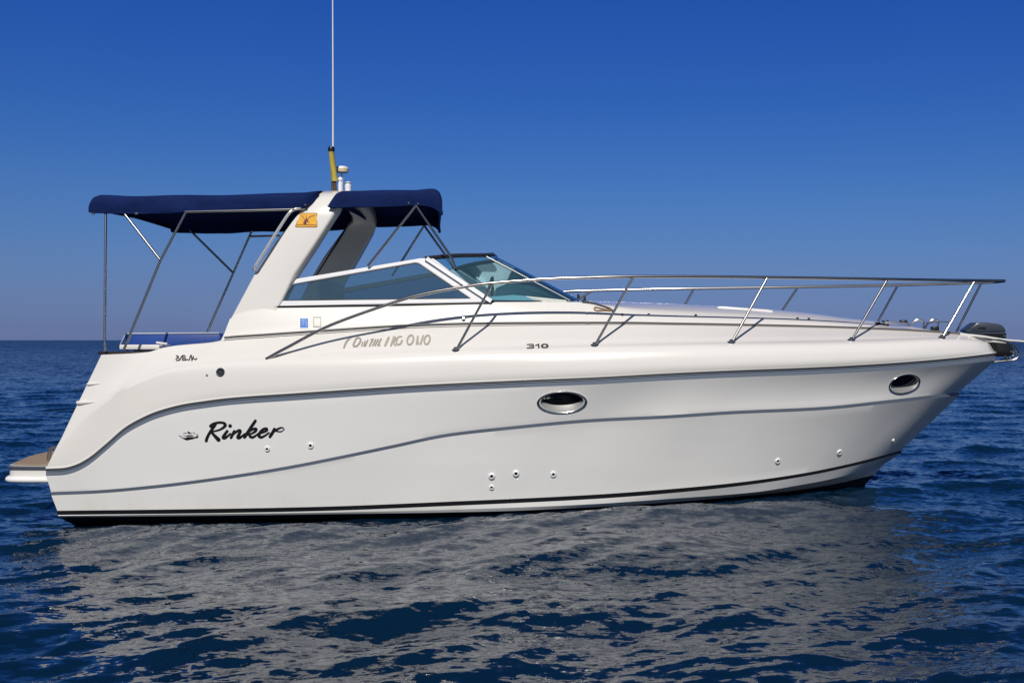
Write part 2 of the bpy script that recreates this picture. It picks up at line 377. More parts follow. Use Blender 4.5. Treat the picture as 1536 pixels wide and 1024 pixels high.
bt = BOOT.row(N); bb = BOOT.row(N, dpy=6.5, db=-.004); bb[:, 2] += np.clip((tt-.7)/.3, 0, 1) * .018
for r_ in (bb, kn_b): r_[:, 1] = np.minimum(r_[:, 1], 0)
rows, mi = [RUB.row(N, db=-.004)], [1]
a, b_ = lerp_rows(rub_b, kn_t, 8, 0, flare); rows += a; mi += b_
rows.append(kn_t); mi.append(1)  # grey pinstripe; near the bow its colour stands in for shade under the step
a, b_ = lerp_rows(kn_b, bt, 8, 0, lambda s: flare(s) * .7); rows += a; mi += b_
rows.append(bt); mi.append(2)
a, b_ = lerp_rows(bb, CHI.row(N), 2, 0); rows += a; mi += b_
a, b_ = lerp_rows(CHI.row(N), ANL.row(N), 2, 0); rows += a; mi += b_
a, b_ = lerp_rows(ANL.row(N), KEEL.row(N), 5, 3, lambda s: .10 * 4 * s * (1 - s) * (1 - tt)); rows += a; mi += b_
rows.append(KEEL.row(N))
hull_hit = caster(bvh_rows([rows]))
bm = bmesh.new()
va = add_rows(bm, rows, mi); vb = add_rows(bm, rows, mi, mirror=True)
bm.faces.new([v[0] for v in va] + [v[0] for v in vb[::-1]][1:])
for j in range(N - 1): bm.faces.new((va[0][j], va[0][j+1], vb[0][j+1], vb[0][j]))
bm.faces.new([v[N-1] for v in va[:9]] + [v[N-1] for v in vb[8::-1]]) if False else None
bmesh.ops.remove_doubles(bm, verts=bm.verts[:], dist=2e-4)
bmesh.ops.holes_fill(bm, edges=[e for e in bm.edges if e.is_boundary], sides=40)
hull = finish('hull', bm, [HULLW, GREY, BLACK, ANTI], boat, angle=12)

# oval portlights: a real recess cut into the topside, a bezel round it, a dark pane in its floor
def frame_of(n):
    n = n.normalized(); u = Vector((0, 0, 1)).cross(n).normalized() * -1
    if u.x < 0: u = -u
    return u, (n.cross(u) if n.cross(u).z > 0 else u.cross(n)), n
ports = [((843, 603), (38, 16.5), 2), ((1356.5, 575.5), (24.5, 14), 16)]
cutters = []; port_specs = []
for (cx, cy), (ra, rb), tl in ports:
    loop = []; lens = lambda a: (abs(math.cos(a)) ** .92 * (1 if math.cos(a) > 0 else -1), abs(math.sin(a)) ** 1.06 * (1 if math.sin(a) > 0 else -1))
    for k in range(48):
        a = 2*math.pi*k/48; ex, ey = lens(a); ex *= ra; ey *= rb; t = R(-tl)
        loop.append(hull_hit(cx + ex*math.cos(t) - ey*math.sin(t), cy + ex*math.sin(t) + ey*math.cos(t)))
    c, n = hull_hit(cx, cy)
    port_specs.append((c, n, loop))
    bm = bmesh.new(); ins = [c + (p - c) * .86 for p, _ in loop]
    add_plate(bm, [p + n * .05 for p in ins], n * -.105); cm = finish('cutter', bm, GEL, smooth=False); cutters.append(cm)
    md = hull.modifiers.new('cut', 'BOOLEAN'); md.operation = 'DIFFERENCE'; md.solver = 'EXACT'; md.object = cm
dg = bpy.context.evaluated_depsgraph_get()
nm = bpy.data.meshes.new_from_object(hull.evaluated_get(dg))
hull.modifiers.clear(); old = hull.data; hull.data = nm; nm.name = 'hull'; bpy.data.meshes.remove(old)
for c in cutters: bpy.data.objects.remove(c)
for (c, n, loop), lab in zip(port_specs, ('oval portlight amidships', 'tilted oval portlight near the stem')):
    bm = bmesh.new(); rings = []
    for sc, lf in ((1.0, .000), (1.0, .006), (.985, .010), (.93, .010), (.9, .004)):
        rings.append([bm.verts.new(c + (p - c) * sc + nn * lf) for p, nn in loop])
    hgt = (max(p.z for p, _ in loop) - min(p.z for p, _ in loop)) / 2
    def inner(p, lf): q_ = c + (p - c) * .80 + n * lf; q_.z = c.z + (q_.z - c.z) * .70 + hgt * .22; return q_
    rings.append([bm.verts.new(inner(p, -.034)) for p, nn in loop])
    for i in range(5):
        for k in range(48): bm.faces.new((rings[i][k], rings[i][(k+1) % 48], rings[i+1][(k+1) % 48], rings[i+1][k])).material_index = int(i == 4)
    po = finish('portlight', bm, [CHROME, LIP], boat, angle=60); po['label'] = lab
    bm = bmesh.new(); bm.faces.new([bm.verts.new(inner(p, -.033)) for p, nn in loop]); finish('pane', bm, DARKG, po)
# skin fittings
for px, py, rp in ((737.5, 714, 6), (737.5, 730.5, 4.6), (774, 710, 6), (830, 711, 5.4), (401, 673, 4.8), (466, 668, 5.4), (1166.5, 691, 5.2), (1259, 678, 5.2), (1339.6, 660, 2.8)):
    l, n = hull_hit(px, py); r = rp * .88 * (D + l.y) / F; bm = bmesh.new()
    add_lathe(bm, l, n, [(r, -.01, 0), (r, .004, 0), (r*.9, .011, 0), (r*.55, .014, 0), (r*.42, .009, 1), (r*.40, .003, 1)], 20)
    finish('skin_fitting', bm, [WHITEP, BLACK], boat, angle=50)

# deck moulding: side face above the rubbing strake, rounded shoulder, sloping side deck
SHO = Line([(90, 661), (110, 641), (150, 606), (200, 575), (260, 554), (330, 545), (400, 539), (550, 531), (685, 525), (893, 518), (1098, 514), (1280, 510.5), (1415, 507), (1460, 508.5), (1484, 515)],
           [(90, 1.385), (200, 1.45), (400, 1.465), (685, 1.46), (893, 1.40), (1000, 1.33), (1098, 1.215), (1200, 1.03), (1280, .84), (1350, .63), (1415, .41), (1460, .21), (1484, .06)])
JOI = Line([(152, 532), (222, 528), (242, 522), (266, 518), (319, 513), (334, 510), (400, 505), (488, 499), (595, 492.3), (700, 488.5), (777, 487.3), (940, 486), (1024, 487), (1220, 491), (1331, 495), (1415, 500), (1455, 504), (1474, 510)],
           [(152, 1.28), (334, 1.22), (595, 1.17), (777, 1.13), (940, 1.03), (1024, .94), (1220, .63), (1331, .41), (1415, .23), (1455, .11), (1474, .04)])
Ru = RUB.row(N); Sh = SHO.row(N); Jo = JOI.row(N)
def mix(a, b, s, sy): r = a*(1-s) + b*s; r[:, 1] = a[:, 1]*(1-sy) + b[:, 1]*sy; return r
drows = [Ru, mix(Ru, Sh, .12, -.10), mix(Ru, Sh, .3, -.06), mix(Ru, Sh, .5, .03), mix(Ru, Sh, .68, .17), mix(Ru, Sh, .82, .36), mix(Ru, Sh, .92, .62), Sh, mix(Sh, Jo, .06, .10)]
for s in (.2, .4, .6, .8, .94): drows.append(mix(Sh, Jo, s, s))
drows.append(Jo)
inn = Jo.copy(); inn[:, 1] += np.clip(.16, 0, -inn[:, 1]*.9); inn[:, 2] += .004
low = inn.copy(); low[:, 2] = np.maximum(low[:, 2] - .42, Ru[:, 2] + .02)
drows_all = drows + [inn, low]
bm = bmesh.new(); va = add_rows(bm, drows_all); vb = add_rows(bm, drows_all, mirror=True)
for i in range(len(drows_all) - 1):
    for j in (0, N-1):
        bm.faces.new((va[i][j], va[i+1][j], vb[i+1][j], vb[i][j]))
bm2 = bmesh.new(); quarter = caster(bvh_rows([drows]))      # moulded ledges that wrap round the stern quarter
for (x0, y0), (x1, y1), th in (((132, 576), (152, 575), .016), ((116, 604), (143, 603), .024)):
    while True:
        try: quarter(x0, y0); break
        except ValueError: x0 += .5
    q_ = [quarter(x0 + (x1 - x0)*k/6, y0 + (y1 - y0)*k/6)[0] for k in range(7)]
    p0 = q_[0]; q_ = [Vector((p0.x - .02, -.6, p0.z)), Vector((p0.x - .015, p0.y + .15, p0.z)), Vector((p0.x - .005, p0.y + .05, p0.z))] + q_
    add_tube(bm, smooth_path(q_, 3), [th]*13 + [th*(1 - k/15) for k in range(15)], 10)
bm2.free()
deck = finish('deck', bm, GEL, boat, angle=55)
deck_hit_rows = drows
# rubbing strake: white bead, black insert, bright strip
bm = bmesh.new()
def off(row, dy, dz): r = row.copy(); r[:, 1] = np.minimum(r[:, 1] - dy, -.0); r[:, 2] += dz; return [Vector(p) for p in r]
end = [Vector((Ru[-1][0] + .03, 0, Ru[-1][2]))]
for dy, dz, r, k in ((-.009, .008, .015, 0), (-.004, -.010, .008, 1), (-.003, -.022, .005, 2)):
    nearp = off(Ru, dy, dz); e = Vector((Ru[-1][0] + .02 + dy, 0, Ru[-1][2] + dz)); farp = [Vector((p.x, -p.y, p.z)) for p in nearp[::-1]]
    add_tube(bm, nearp + [e] + farp, r, 8, k)
finish('rub_rail', bm, [GEL, RUBBER, GREY], boat, angle=60)

# cabin trunk and foredeck
TRK = Line([(326, 512), (345, 478), (415, 461), (600, 456.5), (735, 453), (861, 453), (900, 457), (958, 463), (1043, 467), (1174, 473.5), (1265, 481), (1331, 488), (1415, 499.3), (1455, 503.6)],
           [(326, 1.17), (345, 1.13), (415, 1.09), (600, 1.05), (735, 1.02), (861, .92), (958, .78), (1043, .65), (1174, .46), (1265, .32), (1331, .22), (1415, .11), (1455, .05)])
CEN = Line([(700, 452), (885, 451.5), (958, 453.5), (1043, 457), (1174, 465.3), (1220, 470), (1265, 476), (1314, 481.7), (1375, 490.8), (1415, 498), (1456, 502.6)], [(700, 0), (1456, 0)])
NC = 150
def jrow(x0, x1, n, dpy=0, db=0): return JOI.row(n, x0, x1, dpy, db)
j1 = jrow(334, 880, NC, 0, .004); j2 = jrow(334, 880, NC, -3, -.012); t1 = TRK.row(NC, 345, 880)
srows = [j1, j2, mix(j2, t1, .35, .30), mix(j2, t1, .7, .66), mix(j2, t1, .92, .9), t1]
ti = t1.copy(); ti[:, 1] += .09; ti[:, 2] += .004; tl = ti.copy(); tl[:, 2] -= .5
bm = bmesh.new()
for mir in (False, True): add_rows(bm, srows + [ti, tl], mirror=mir)
cabin = finish('cabin', bm, GEL, boat, angle=30)
j1 = jrow(700, 1462, NC, 0, .004); j2 = jrow(700, 1461, NC, -3, -.012); t1 = TRK.row(NC, 700, 1455); c1 = CEN.row(NC)
j2[:, 1] = np.minimum(j2[:, 1], -.01)
frows = [j1, j2, mix(j2, t1, .5, .44), mix(j2, t1, .85, .78)]
for s in (0, .08, .2, .35, .5, .7, .85, 1):
    r = t1*(1-s) + c1*s; z = 1 - (1 - s) ** 1.8; r[:, 2] = t1[:, 2]*(1-z) + c1[:, 2]*z; frows.append(r)
bm = bmesh.new()
# the coachroof starts a little inside the trunk side so the two shells never share a face
for r in frows[:4]:
    s = np.clip((np.linspace(700, 1460, NC) - 872) / 12, 0, 1); r[:, 1] += (1 - s) * .03
for mir in (False, True): add_rows(bm, frows, mirror=mir)
bmesh.ops.remove_doubles(bm, verts=bm.verts[:], dist=1e-4)
fore = finish('foredeck', bm, GEL, boat, angle=40)
deck_hit = caster(bvh_rows([drows, srows, frows]))
# the dark double seam where trunk meets deck
bm = bmesh.new()
for dpy, r in ((-4.0, .0075), (.8, .006)):
    for sg in (1, -1):
        q = JOI.row(120, 336, 1440, dpy, .006); 
        if dpy < 0: q[:, 2] -= np.clip((np.linspace(336, 1440, 120) - 700) / 300, 0, 1) * .012
        add_tube(bm, [Vector((p[0], p[1]*sg, p[2])) for p in q], r, 6)
finish('deck_seam', bm, mat('seam_sealant', (.16, .15, .14), .6), boat)

# ------------------------------------------------------------------ radar arch
ST = [((326, 517), (430, 503), 1.14, .16), ((336, 497), (424, 482), 1.125, .17), ((345, 477), (418, 461), 1.10, .18), ((384, 404), (443.5, 410), 1.065, .18), ((412, 363), (473, 366), 1.02, .17),
      ((441.5, 326), (498.5, 326), .985, .16), ((451.5, 312), (506, 311), .955, .16), ((463, 299.5), (510, 299), .90, .16), ((474, 291), (513, 291), .82, .16), ((484, 286), (520, 286), .66, .15)]
bm = bmesh.new(); secs = []
pts = []
for (ax, ay), (fx, fy), b, th in ST: pts.append((P(ax, ay, -b), P(fx, fy, -b), th))
topz = pts[-1][0].z
pts.append((Vector((pts[-1][0].x + .02, -.3, topz + .03)), Vector((pts[-1][1].x + .02, -.3, topz + .03)), .14))
mid = [(Vector((pts[-1][0].x, 0, topz + .035)), Vector((pts[-1][1].x, 0, topz + .035)), .14)]
full = pts + mid + [(Vector((a.x, -a.y, a.z)), Vector((f.x, -f.y, f.z)), th) for a, f, th in pts[::-1]]
for i, (a, f, th) in enumerate(full):
    c = (a + f) / 2; p = full[max(i-1, 0)]; q = full[min(i+1, len(full)-1)]
    t = ((q[0] + q[1]) - (p[0] + p[1])); ch = (f - a).normalized(); n = t.cross(ch)
    n = Vector((0, n.y, n.z)).normalized()
    if n.dot(Vector((0, c.y, .6 if abs(c.y) < .95 else .1))) < 0: n = -n
    ring = []; L = (f - a).length; r0 = .035
    for (u, v) in ((0, 0), (1, 0), (1, 1), (0, 1)):
        for k in range(5):
            ang = math.pi * (1 + (0, 1, 2, 3)[[(0, 0), (1, 0), (1, 1), (0, 1)].index((u, v))] * .5 + k / 8)
            cx = r0 if u == 0 else L - r0; cy = r0 if v == 0 else th - r0
            ring.append(bm.verts.new(a + ch * (cx + r0 * math.cos(ang)) - n * (cy + r0 * math.sin(ang))))
    secs.append(ring)
for i in range(len(secs) - 1):
    A, B = secs[i], secs[i+1]; m = len(A)
    for k in range(m): bm.faces.new((A[k], A[(k+1) % m], B[(k+1) % m], B[k]))
bm.faces.new(secs[0]); bm.faces.new(secs[-1])
arch = finish('radar_arch', bm, GEL, boat, angle=28)
bv = bmesh.new(); bv.from_mesh(arch.data); arch_hit = caster(BVHTree.FromBMesh(bv)); bv.free()
# cable run down the inside of the far leg, and the light housing under the top
bm = bmesh.new(); add_tube(bm, [P(527, 330, .80), P(478, 408, .88), P(455, 445, .92)], .012, 8); finish('cable', bm, RUBBER, arch)
bm = bmesh.new(); add_box(bm, P(535, 314, .6), (.16, .22, .05), bevel=.02); add_box(bm, P(528, 312.5, .52), (.07, .05, .045), mi=1, bevel=.01)
finish('light_housing', bm, [GEL, BLACK], arch)
tube('grab_rail', [P(456, 312.5, -.97), P(449, 313, -1.0), P(441, 314.5, -1.02), P(431.6, 322.5, -1.05), P(408, 359, -1.09), P(388, 391, -1.12), P(382.5, 400, -1.12), P(381, 405, -1.08)], .016, mat('pale_rail', (.85, .85, .84), .2, metal=.6), boat, sub=5)

# ------------------------------------------------------------------ side windows and windscreen
def wb(px, py): return -(1.085 - .115*(461-py)/73 - .05*(px-413)/322)
def W(px, py, din=0): return P(px, py, wb(px, py) + din)
OUT = [(413.5, 459.5), (436.5, 419.5), (630, 387.5), (650, 388), (738, 453)]
INN = [(424.5, 450), (440.5, 427.5), (623, 395.2), (628, 396.5), (703, 446.5)]
GSK = [(424.5-1.4, 451.3), (439.6, 426.3), (623.5, 393.9), (629, 395.4), (706.5, 448)]
for sg in (1, -1):
    f = (lambda L: L) if sg == 1 else mirror_pts
    bm = bmesh.new(); add_ring(bm, f([W(*p) for p in OUT]), f([W(*p) for p in GSK]), (0, .035*sg, 0), 0)
    bmesh.ops.recalc_face_normals(bm, faces=bm.faces[:])
    bmesh.ops.bevel(bm, geom=bm.edges[:], offset=.006, segments=2, affect='EDGES')
    add_ring(bm, f([W(*p, .010) for p in GSK]), f([W(*p, .010) for p in INN]), (0, .012*sg, 0), 1)
    wo = finish('side_window', bm, [ALU, RUBBER], boat); wo['label'] = 'near long side window' if sg == 1 else 'far long side window'
    bm = bmesh.new(); add_plate(bm, f([W(*p, .014) for p in GSK]), (0, .005*sg, 0)); finish('pane', bm, GL1, wo)
    bm = bmesh.new(); add_tube(bm, f([W(412, 460.2, -.004), W(560, 458.4, -.004), W(738, 454.6, -.004)]), .012, 6); finish('gasket', bm, RUBBER, wo)
A0, A1 = W(737, 452.5), W(640, 388.5)
def q(px, py, b): return P(px, py, -b)
base = [Vector(A0), q(800, 453, .76), q(859, 452.5, .44), q(872, 452, .2), q(874, 451.8, 0)]
top = [Vector(A1), q(684, 384.5, .68), q(728, 383.8, .42), q(739, 383, .2), q(741, 382.8, 0)]
def seg_eval(L, n=24):
    s = smooth_path(L, n); return s
bs = seg_eval(base + mirror_pts(base[:-1])[::-1], 6); ts = seg_eval(top + mirror_pts(top[:-1])[::-1], 6)
bm = bmesh.new()
add_tube(bm, ts, .017, 8, 1); add_tube(bm, bs, .017, 8, 1)
for v in ts: pass
wf = finish('windscreen', bm, [ALU, RUBBER], boat, angle=60)
bm = bmesh.new()
tv = [v + Vector((-.015, 0, .018)) for v in ts]
add_tube(bm, tv, .013, 8); finish('top_trim', bm, mat('bronze_trim', (.10, .10, .12), .25, metal=.6), wf, angle=60)
for sg in (1, -1):
    bm = bmesh.new()
    def bar(a, b, wd, th):
        t = (b - a).normalized(); n = Vector((.35, -sg, .1)); n = (n - t*n.dot(t)).normalized(); s = t.cross(n)
        rot = Matrix((s, n, t)).transposed(); add_box(bm, (a+b)/2, (wd, th, (b-a).length), rot, bevel=.006)
    M0, M1 = base[0].copy(), top[0].copy(); 
    if sg == -1: M0.y *= -1; M1.y *= -1
    bar(M0, M1, .045, .05); finish('corner_post', bm, ALU, wf)
    bm = bmesh.new(); a, b = base[2].copy(), top[2].copy()
    if sg == -1: a.y *= -1; b.y *= -1
    add_tube(bm, [a, b], .006, 8); finish('mullion', bm, STEEL, wf)
def pane(i0, i1):
    bm = bmesh.new(); rows_ = []
    for s in np.linspace(0, 1, 5): rows_.append([bs[i]*(1-s) + ts[i]*s for i in range(i0, i1+1)])
    add_rows(bm, rows_); o = finish('pane', bm, GL2, wf, angle=60); return o
for a, b in ((0, 12), (12, 36), (36, 48)): pane(a, b)

# interior seen through the glass
bm = bmesh.new()
add_plate(bm, [P(742, 452, .15), P(742, 432, .15), P(765, 424, .15), P(800, 428, .15), P(838, 447, .15), P(842, 452, .15)], (0, .75, 0), bevel=.03)
add_plate(bm, [P(690, 453, -.75), P(690, 449, -.75), P(770, 442, -.75), P(850, 450, -.7), P(850, 453, -.7)], (0, .8, 0), bevel=.01)
dash = finish('dashboard', bm, CUSH, boat)
bm = bmesh.new(); wc = P(735, 436, .45); add_tube(bm, [wc + Vector((.06*math.sin(a)*.5, .17*math.cos(a), .16*math.sin(a))) for a in np.linspace(0, 2*math.pi, 28)[:-1]], .012, 8, closed=True)
for a in (0, 2.1, 4.2): add_tube(bm, [wc + Vector((.05, 0, -.02)), wc + Vector((.06*math.sin(a)*.5, .17*math.cos(a), .16*math.sin(a)))], .009, 6)
finish('steering_wheel', bm, RUBBER, boat)
bm = bmesh.new(); add_box(bm, P(500, 462, .35), (.18, .55, .62), Matrix.Rotation(R(-8), 3, 'Y'), bevel=.06); add_box(bm, P(530, 505, .35) , (.55, .55, .16), bevel=.05)
hs = finish('helm_seat', bm, CUSH, boat)

# ------------------------------------------------------------------ canopies
def canopy(name, st, xf, label, front=False, aft=False, seed=1):
    """st = [(px, top py, valance py, half breadth, crown)]"""
    bm = bmesh.new(); rows_ = []
    for px, tp, vp, b, cr_ in st:
        zt = P(px, tp, -b).z; zv = P(px, vp, -b).z; x = P(px, tp, -b).x; h = zt - zv
        half = [(-b*1.0, zv), (-b*1.004, zv + h*.25), (-b*1.004, zv + h*.55), (-b*.995, zv + h*.8), (-b*.975, zv + h*.93), (-b*.94, zt)]
        for s in (.85, .72, .58, .44, .3, .15): half.append((-b*s, zt + cr_*(1 - (s/.94)**2)))
        sec = half + [(0, zt + cr_)] + [(-y, z) for y, z in half[::-1]]
        rows_.append([(x, y, z) for y, z in sec])
    if front:
        z0 = rows_[-1][0][2]; x0 = rows_[-1][0][0]
        for k, (dx, fz) in enumerate(((.012, .75), (.012, .45), (-.008, .16), (-.02, 0.0))):
            rows_.append([(x0 + dx, y*.995, z0 + (z - z0)*fz) for x, y, z in rows_[-1 if k == 0 else -1 - k]])
    if aft:
        z0 = rows_[0][0][2]; first = rows_[0]
        rows_.insert(0, [(x - .012, y*.995, z0 + (z - z0)*.55) for x, y, z in first])
        rows_.insert(0, [(x + .004, y*.99, z0 + (z - z0)*.25 + .02*(1 - abs(y))) for x, y, z in first])
    if front:
        x0 = rows_[0][0][0]; L_ = rows_[-1][0][0] - x0
        rows_ = [[(x - .34 * max(0, (x - x0)/L_) * (y + 1)/2, y, z) for x, y, z in r] for r in rows_]
    add_rows(bm, rows_)
    bmesh.ops.recalc_face_normals(bm, faces=bm.faces[:])
    bmesh.ops.subdivide_edges(bm, edges=bm.edges[:], cuts=2, use_grid_fill=True, smooth=.4)
    rn = random.Random(seed); ph = [rn.uniform(0, 6.28) for _ in range(8)]
    for v in bm.verts:                            # slack folds in the cloth
        wv = math.sin(v.co.x*9 + ph[0] + 2*math.sin(v.co.y*2.1)) * .4 + math.sin(v.co.x*4.3 + v.co.z*14 + ph[1]) * .6
        if abs(v.co.y) > .8: v.co.y += .011 * wv; v.co.z += .005 * math.sin(v.co.x*6.5 + ph[2])
        else: v.co.z += .006 * wv
    hems = [[Vector((x, y, z)) for x, y, z in (r[k] for r in rows_[2 if aft else 0:-4 if front else None])] for k in (0, -1)]
    me_o = finish(name, bm, CANVAS, boat, angle=70)
    for hp in hems:
        if hp: tube('hem', [p + Vector((0, -.004 if p.y < 0 else .004, .006)) for p in hp], .007, CANVAS, me_o, seg=6, sub=3); me_o['label'] = label
    sol = me_o.modifiers.new('cloth', 'SOLIDIFY'); sol.thickness = .006; sol.offset = -1
    return me_o
aft_c = canopy('canopy', [(134, 302, 318.5, 1.05, .01), (138, 295.5, 319.5, 1.05, .02), (146, 292, 320, 1.05, .03), (160, 291.5, 320.3, 1.05, .04), (200, 292.5, 320.8, 1.05, .035), (240, 292.3, 321, 1.05, .035), (278, 291.5, 318, 1.05, .04), (330, 291, 317.5, 1.045, .03), (390, 290, 317, 1.035, .03), (430, 288.5, 316.5, 1.02, .03), (455, 287, 313, .99, .02), (470, 285, 301, .93, .01), (478, 285, 292, .86, .01)], 0, 'long navy canopy aft of the arch', aft=True, seed=2)
fwd_c = canopy('canopy', [(493, 305, 311, 1.0, .02), (497, 297, 311.2, 1.0, .03), (503, 288, 311.3, 1.0, .03), (510, 284.8, 311.3, 1.0, .03), (540, 284.8, 311, 1.0, .025), (590, 284.5, 310, 1.0, .025), (625, 283.5, 308.5, 1.0, .03), (642, 281.3, 309.5, 1.0, .04), (652, 281.5, 313, .995, .035), (659, 285.5, 318, .985, .02), (662.5, 292, 322, .975, .01)], 0, 'short navy canopy forward of the arch', front=True, seed=5)
def poles(parent, lst, r=.0135):
    for pts in lst: tube('support_pole', pts, r, STEEL, parent, sub=6 if len(pts) > 3 else 0)
PO = lambda px, py, b: P(px, py, -b)
poles(aft_c, [[PO(158.5, 318, 1.03), PO(157, 527, 1.29)], [PO(279, 317.5, 1.05), PO(240, 392, 1.11), PO(185.5, 525, 1.25)], [PO(187, 321, 1.04), PO(240.5, 390, 1.09)],
              [PO(278, 317.8, 1.055), PO(360, 316, 1.05), PO(442, 314, 1.03)],
              [PO(378, 345.5, -1.0), PO(349.5, 410, -1.05), PO(308, 504, -1.15)], [PO(285, 345.5, -1.0), PO(349.5, 409, -1.03)], [PO(373, 354.8, -1.0), PO(420, 353.5, -1.0)]])
poles(fwd_c, [[PO(624, 308, 1.0), PO(552, 399, .99)], [PO(624, 308, 1.0), PO(677, 386, .93), PO(683, 402, .9)], [PO(636.5, 338, -.95), PO(603.5, 390, -.95), PO(588, 414, -.97)], [PO(636, 338, -.95), PO(669, 384, -.93), PO(683, 404, -.92)]])
for px, py, b in ((204.5, 320.5, 1.06), (140, 320.5, 1.05)):
    bm = bmesh.new(); add_box(bm, PO(px, py, b), (.03, .012, .022), bevel=.003); finish('buckle', bm, STEEL, aft_c)
for px, py, b in ((493, 309, 1.0), (613, 305, 1.005), (627, 306, 1.005), (458, 308, 1.0)):
    bm = bmesh.new(); add_lathe(bm, PO(px, py, b), (0, -1, 0), [(.012, 0), (.012, .008), (.006, .012)], 10); finish('snap_fastener', bm, STEEL, aft_c if px < 480 else fwd_c)

# ------------------------------------------------------------------ bow rail
near = [(399, 538.5, 1.455), (430, 521.5, 1.45), (497.6, 487, 1.43), (595, 452.3, 1.41), (644, 439.3, 1.40), (698.6, 429.8, 1.39), (738.5, 424.6, 1.385), (816, 418.6, 1.36), (880, 416.3, 1.33), (950, 414.8, 1.28), (1050, 415, 1.165), (1150, 416, 1.02), (1240, 417.3, .88), (1331, 418.8, .71), (1400, 419.9, .46), (1462, 420.6, .21), (1494, 421, .12)]
far = [(1472, 423.9, -.26), (1346.6, 427.5, -.63), (1197, 430.4, -1.02), (1041, 432.7, -1.28), (960, 434.2, -1.33), (889, 435.8, -1.36), (850, 437.3, -1.37), (800, 442, -1.38), (720, 458, -1.40), (640, 484, -1.43), (580, 508, -1.45)]
rp = [PO(*p) for p in near] + [Vector((PO(1506, 421.2, .06).x, -.07, PO(1506, 421.2, .06).z)), Vector((PO(1506, 421.2, .06).x, .07, PO(1506, 421.4, .06).z))] + [PO(*p) for p in far]
rail = tube('bow_rail', rp, .0165, STEEL, boat, seg=12, sub=6)
nb = [(685, 525), (893, 518), (1098, 514), (1278, 510.8), (1413.5, 507)]; ntp = [(738.5, 425, 1.385), (950, 415.2, 1.28), (1151, 416.3, 1.02), (1331, 419, .71), (1462, 421, .21)]
shadow_feet = []
for (bx, by), tp in zip(nb, ntp):
    foot = SHO.pt(bx, -1, -.01); t = PO(*tp)
    s = tube('stanchion', [foot, t], .0135, STEEL, rail)
    bm = bmesh.new(); add_lathe(bm, foot + Vector((-.008, 0, -.006)), (0, -.35, 1), [(.042, 0), (.042, .006), (.026, .012), (.02, .03)], 18); finish('base_flange', bm, STEEL, rail, angle=50)
fb = [(866, 449, 1.36), (1027, 458, 1.30), (1173, 466, 1.03), (1317, 482, .68), (1434, 499, .3)]
ftp = [(889, 436, 1.36), (1041, 433, 1.28), (1197, 430.6, 1.02), (1346.6, 427.7, .63), (1472, 424, .26)]
for (bx, by, bb_), tp in zip(fb, ftp):
    a = P(bx, by, bb_); t = P(*tp); dr = (a - t).normalized()
    tube('stanchion', [t, a + dr * ((a.z - 1.72) / -dr.z if bx < 1400 else .1)], .0135, STEEL, rail)

# ------------------------------------------------------------------ aft cockpit
bm = bmesh.new(); add_plate(bm, [P(*p, -.72) for p in ((176, 528), (181, 516), (188.5, 500.5), (329, 499.8), (332, 506), (330, 530))], (0, .14, 0), bevel=.018)
cs = finish('cockpit_cushion', bm, BLUEV, boat)
bm = bmesh.new(); add_tube(bm, [P(189, 500.2, -.72), P(329, 499.4, -.72)], .007, 6); add_tube(bm, [P(180.5, 517, -.725), P(188.5, 500.6, -.725)], .006, 6); finish('piping', bm, mat('pale_piping', (.5, .55, .65), .5), cs)
bm = bmesh.new(); add_box(bm, (P(218, 520.5, -.9).x, -.9, P(218, 520.5, -.9).z), (.42, .3, .055), bevel=.012)
add_box(bm, (P(243, 514.5, -.95).x, -.95, P(243, 514.5, -.95).z), (.12, .03, .02), Matrix.Rotation(R(8), 3, 'Y'), bevel=.006)
finish('locker_lid', bm, GEL, boat)
bm = bmesh.new(); z = P(193, 526.5, -1.2).z
add_box(bm, (P(193, 527, -1.16).x, -1.16, z - .018), (.56, .18, .03), bevel=.008); finish('coaming_pad', bm, RUBBER, boat)

# ------------------------------------------------------------------ swim platform
zt = P(20, 697, -1.2).z
edge = [(-5.55, -1.30), (-5.85, -1.28), (-6.12, -1.27), (-6.27, -1.23), (-6.335, -1.10), (-6.42, -.78), (-6.52, -.45), (-6.56, 0)]
full_e = [Vector((x, y, 0)) for x, y in edge] + [Vector((x, -y, 0)) for x, y in edge[-2::-1]]
full_e = smooth_path(full_e, 5); full_e = [Vector((p.x, p.y, 0)) for p in full_e]
bm = bmesh.new(); add_plate(bm, [Vector((p.x, p.y, zt)) for p in full_e], (0, 0, -.165)); plat = finish('swim_platform', bm, GEL, boat, angle=30)
bm = bmesh.new(); c = Vector((-5.9, 0, 0)); inn_e = [c + (p - c) * .965 for p in full_e]
add_plate(bm, [Vector((p.x, p.y, zt + .012)) for p in inn_e], (0, 0, -.01)); finish('deck_mat', bm, TEAK, plat)
outw = lambda p, d: p + Vector((-1 if p.x < -6.2 else -.3, p.y, 0)).normalized() * d
tube('edge_trim', [Vector((outw(p, .006).x, outw(p, .006).y, zt - .02)) for p in full_e[2:-2]], .017, mat('slate_trim', (.07, .08, .11), .4), plat)
tube('fender_rail', [Vector((outw(p, .012).x, outw(p, .012).y, zt - .145)) for p in full_e[3:-3]], .030, WHITEP, plat, seg=14)
bm = bmesh.new(); a = P(74, 688, -1.0)
for dy in (0, .05): add_tube(bm, smooth_path([a + Vector((-.02, dy, -.02)), a + Vector((0, dy, .10)), a + Vector((.05, dy, .12)), a + Vector((.07, dy, -.02))], 5), .009, 8)
add_box(bm, a + Vector((.02, .02, -.05)), (.12, .1, .02), bevel=.005); finish('folding_handle', bm, STEEL, plat)

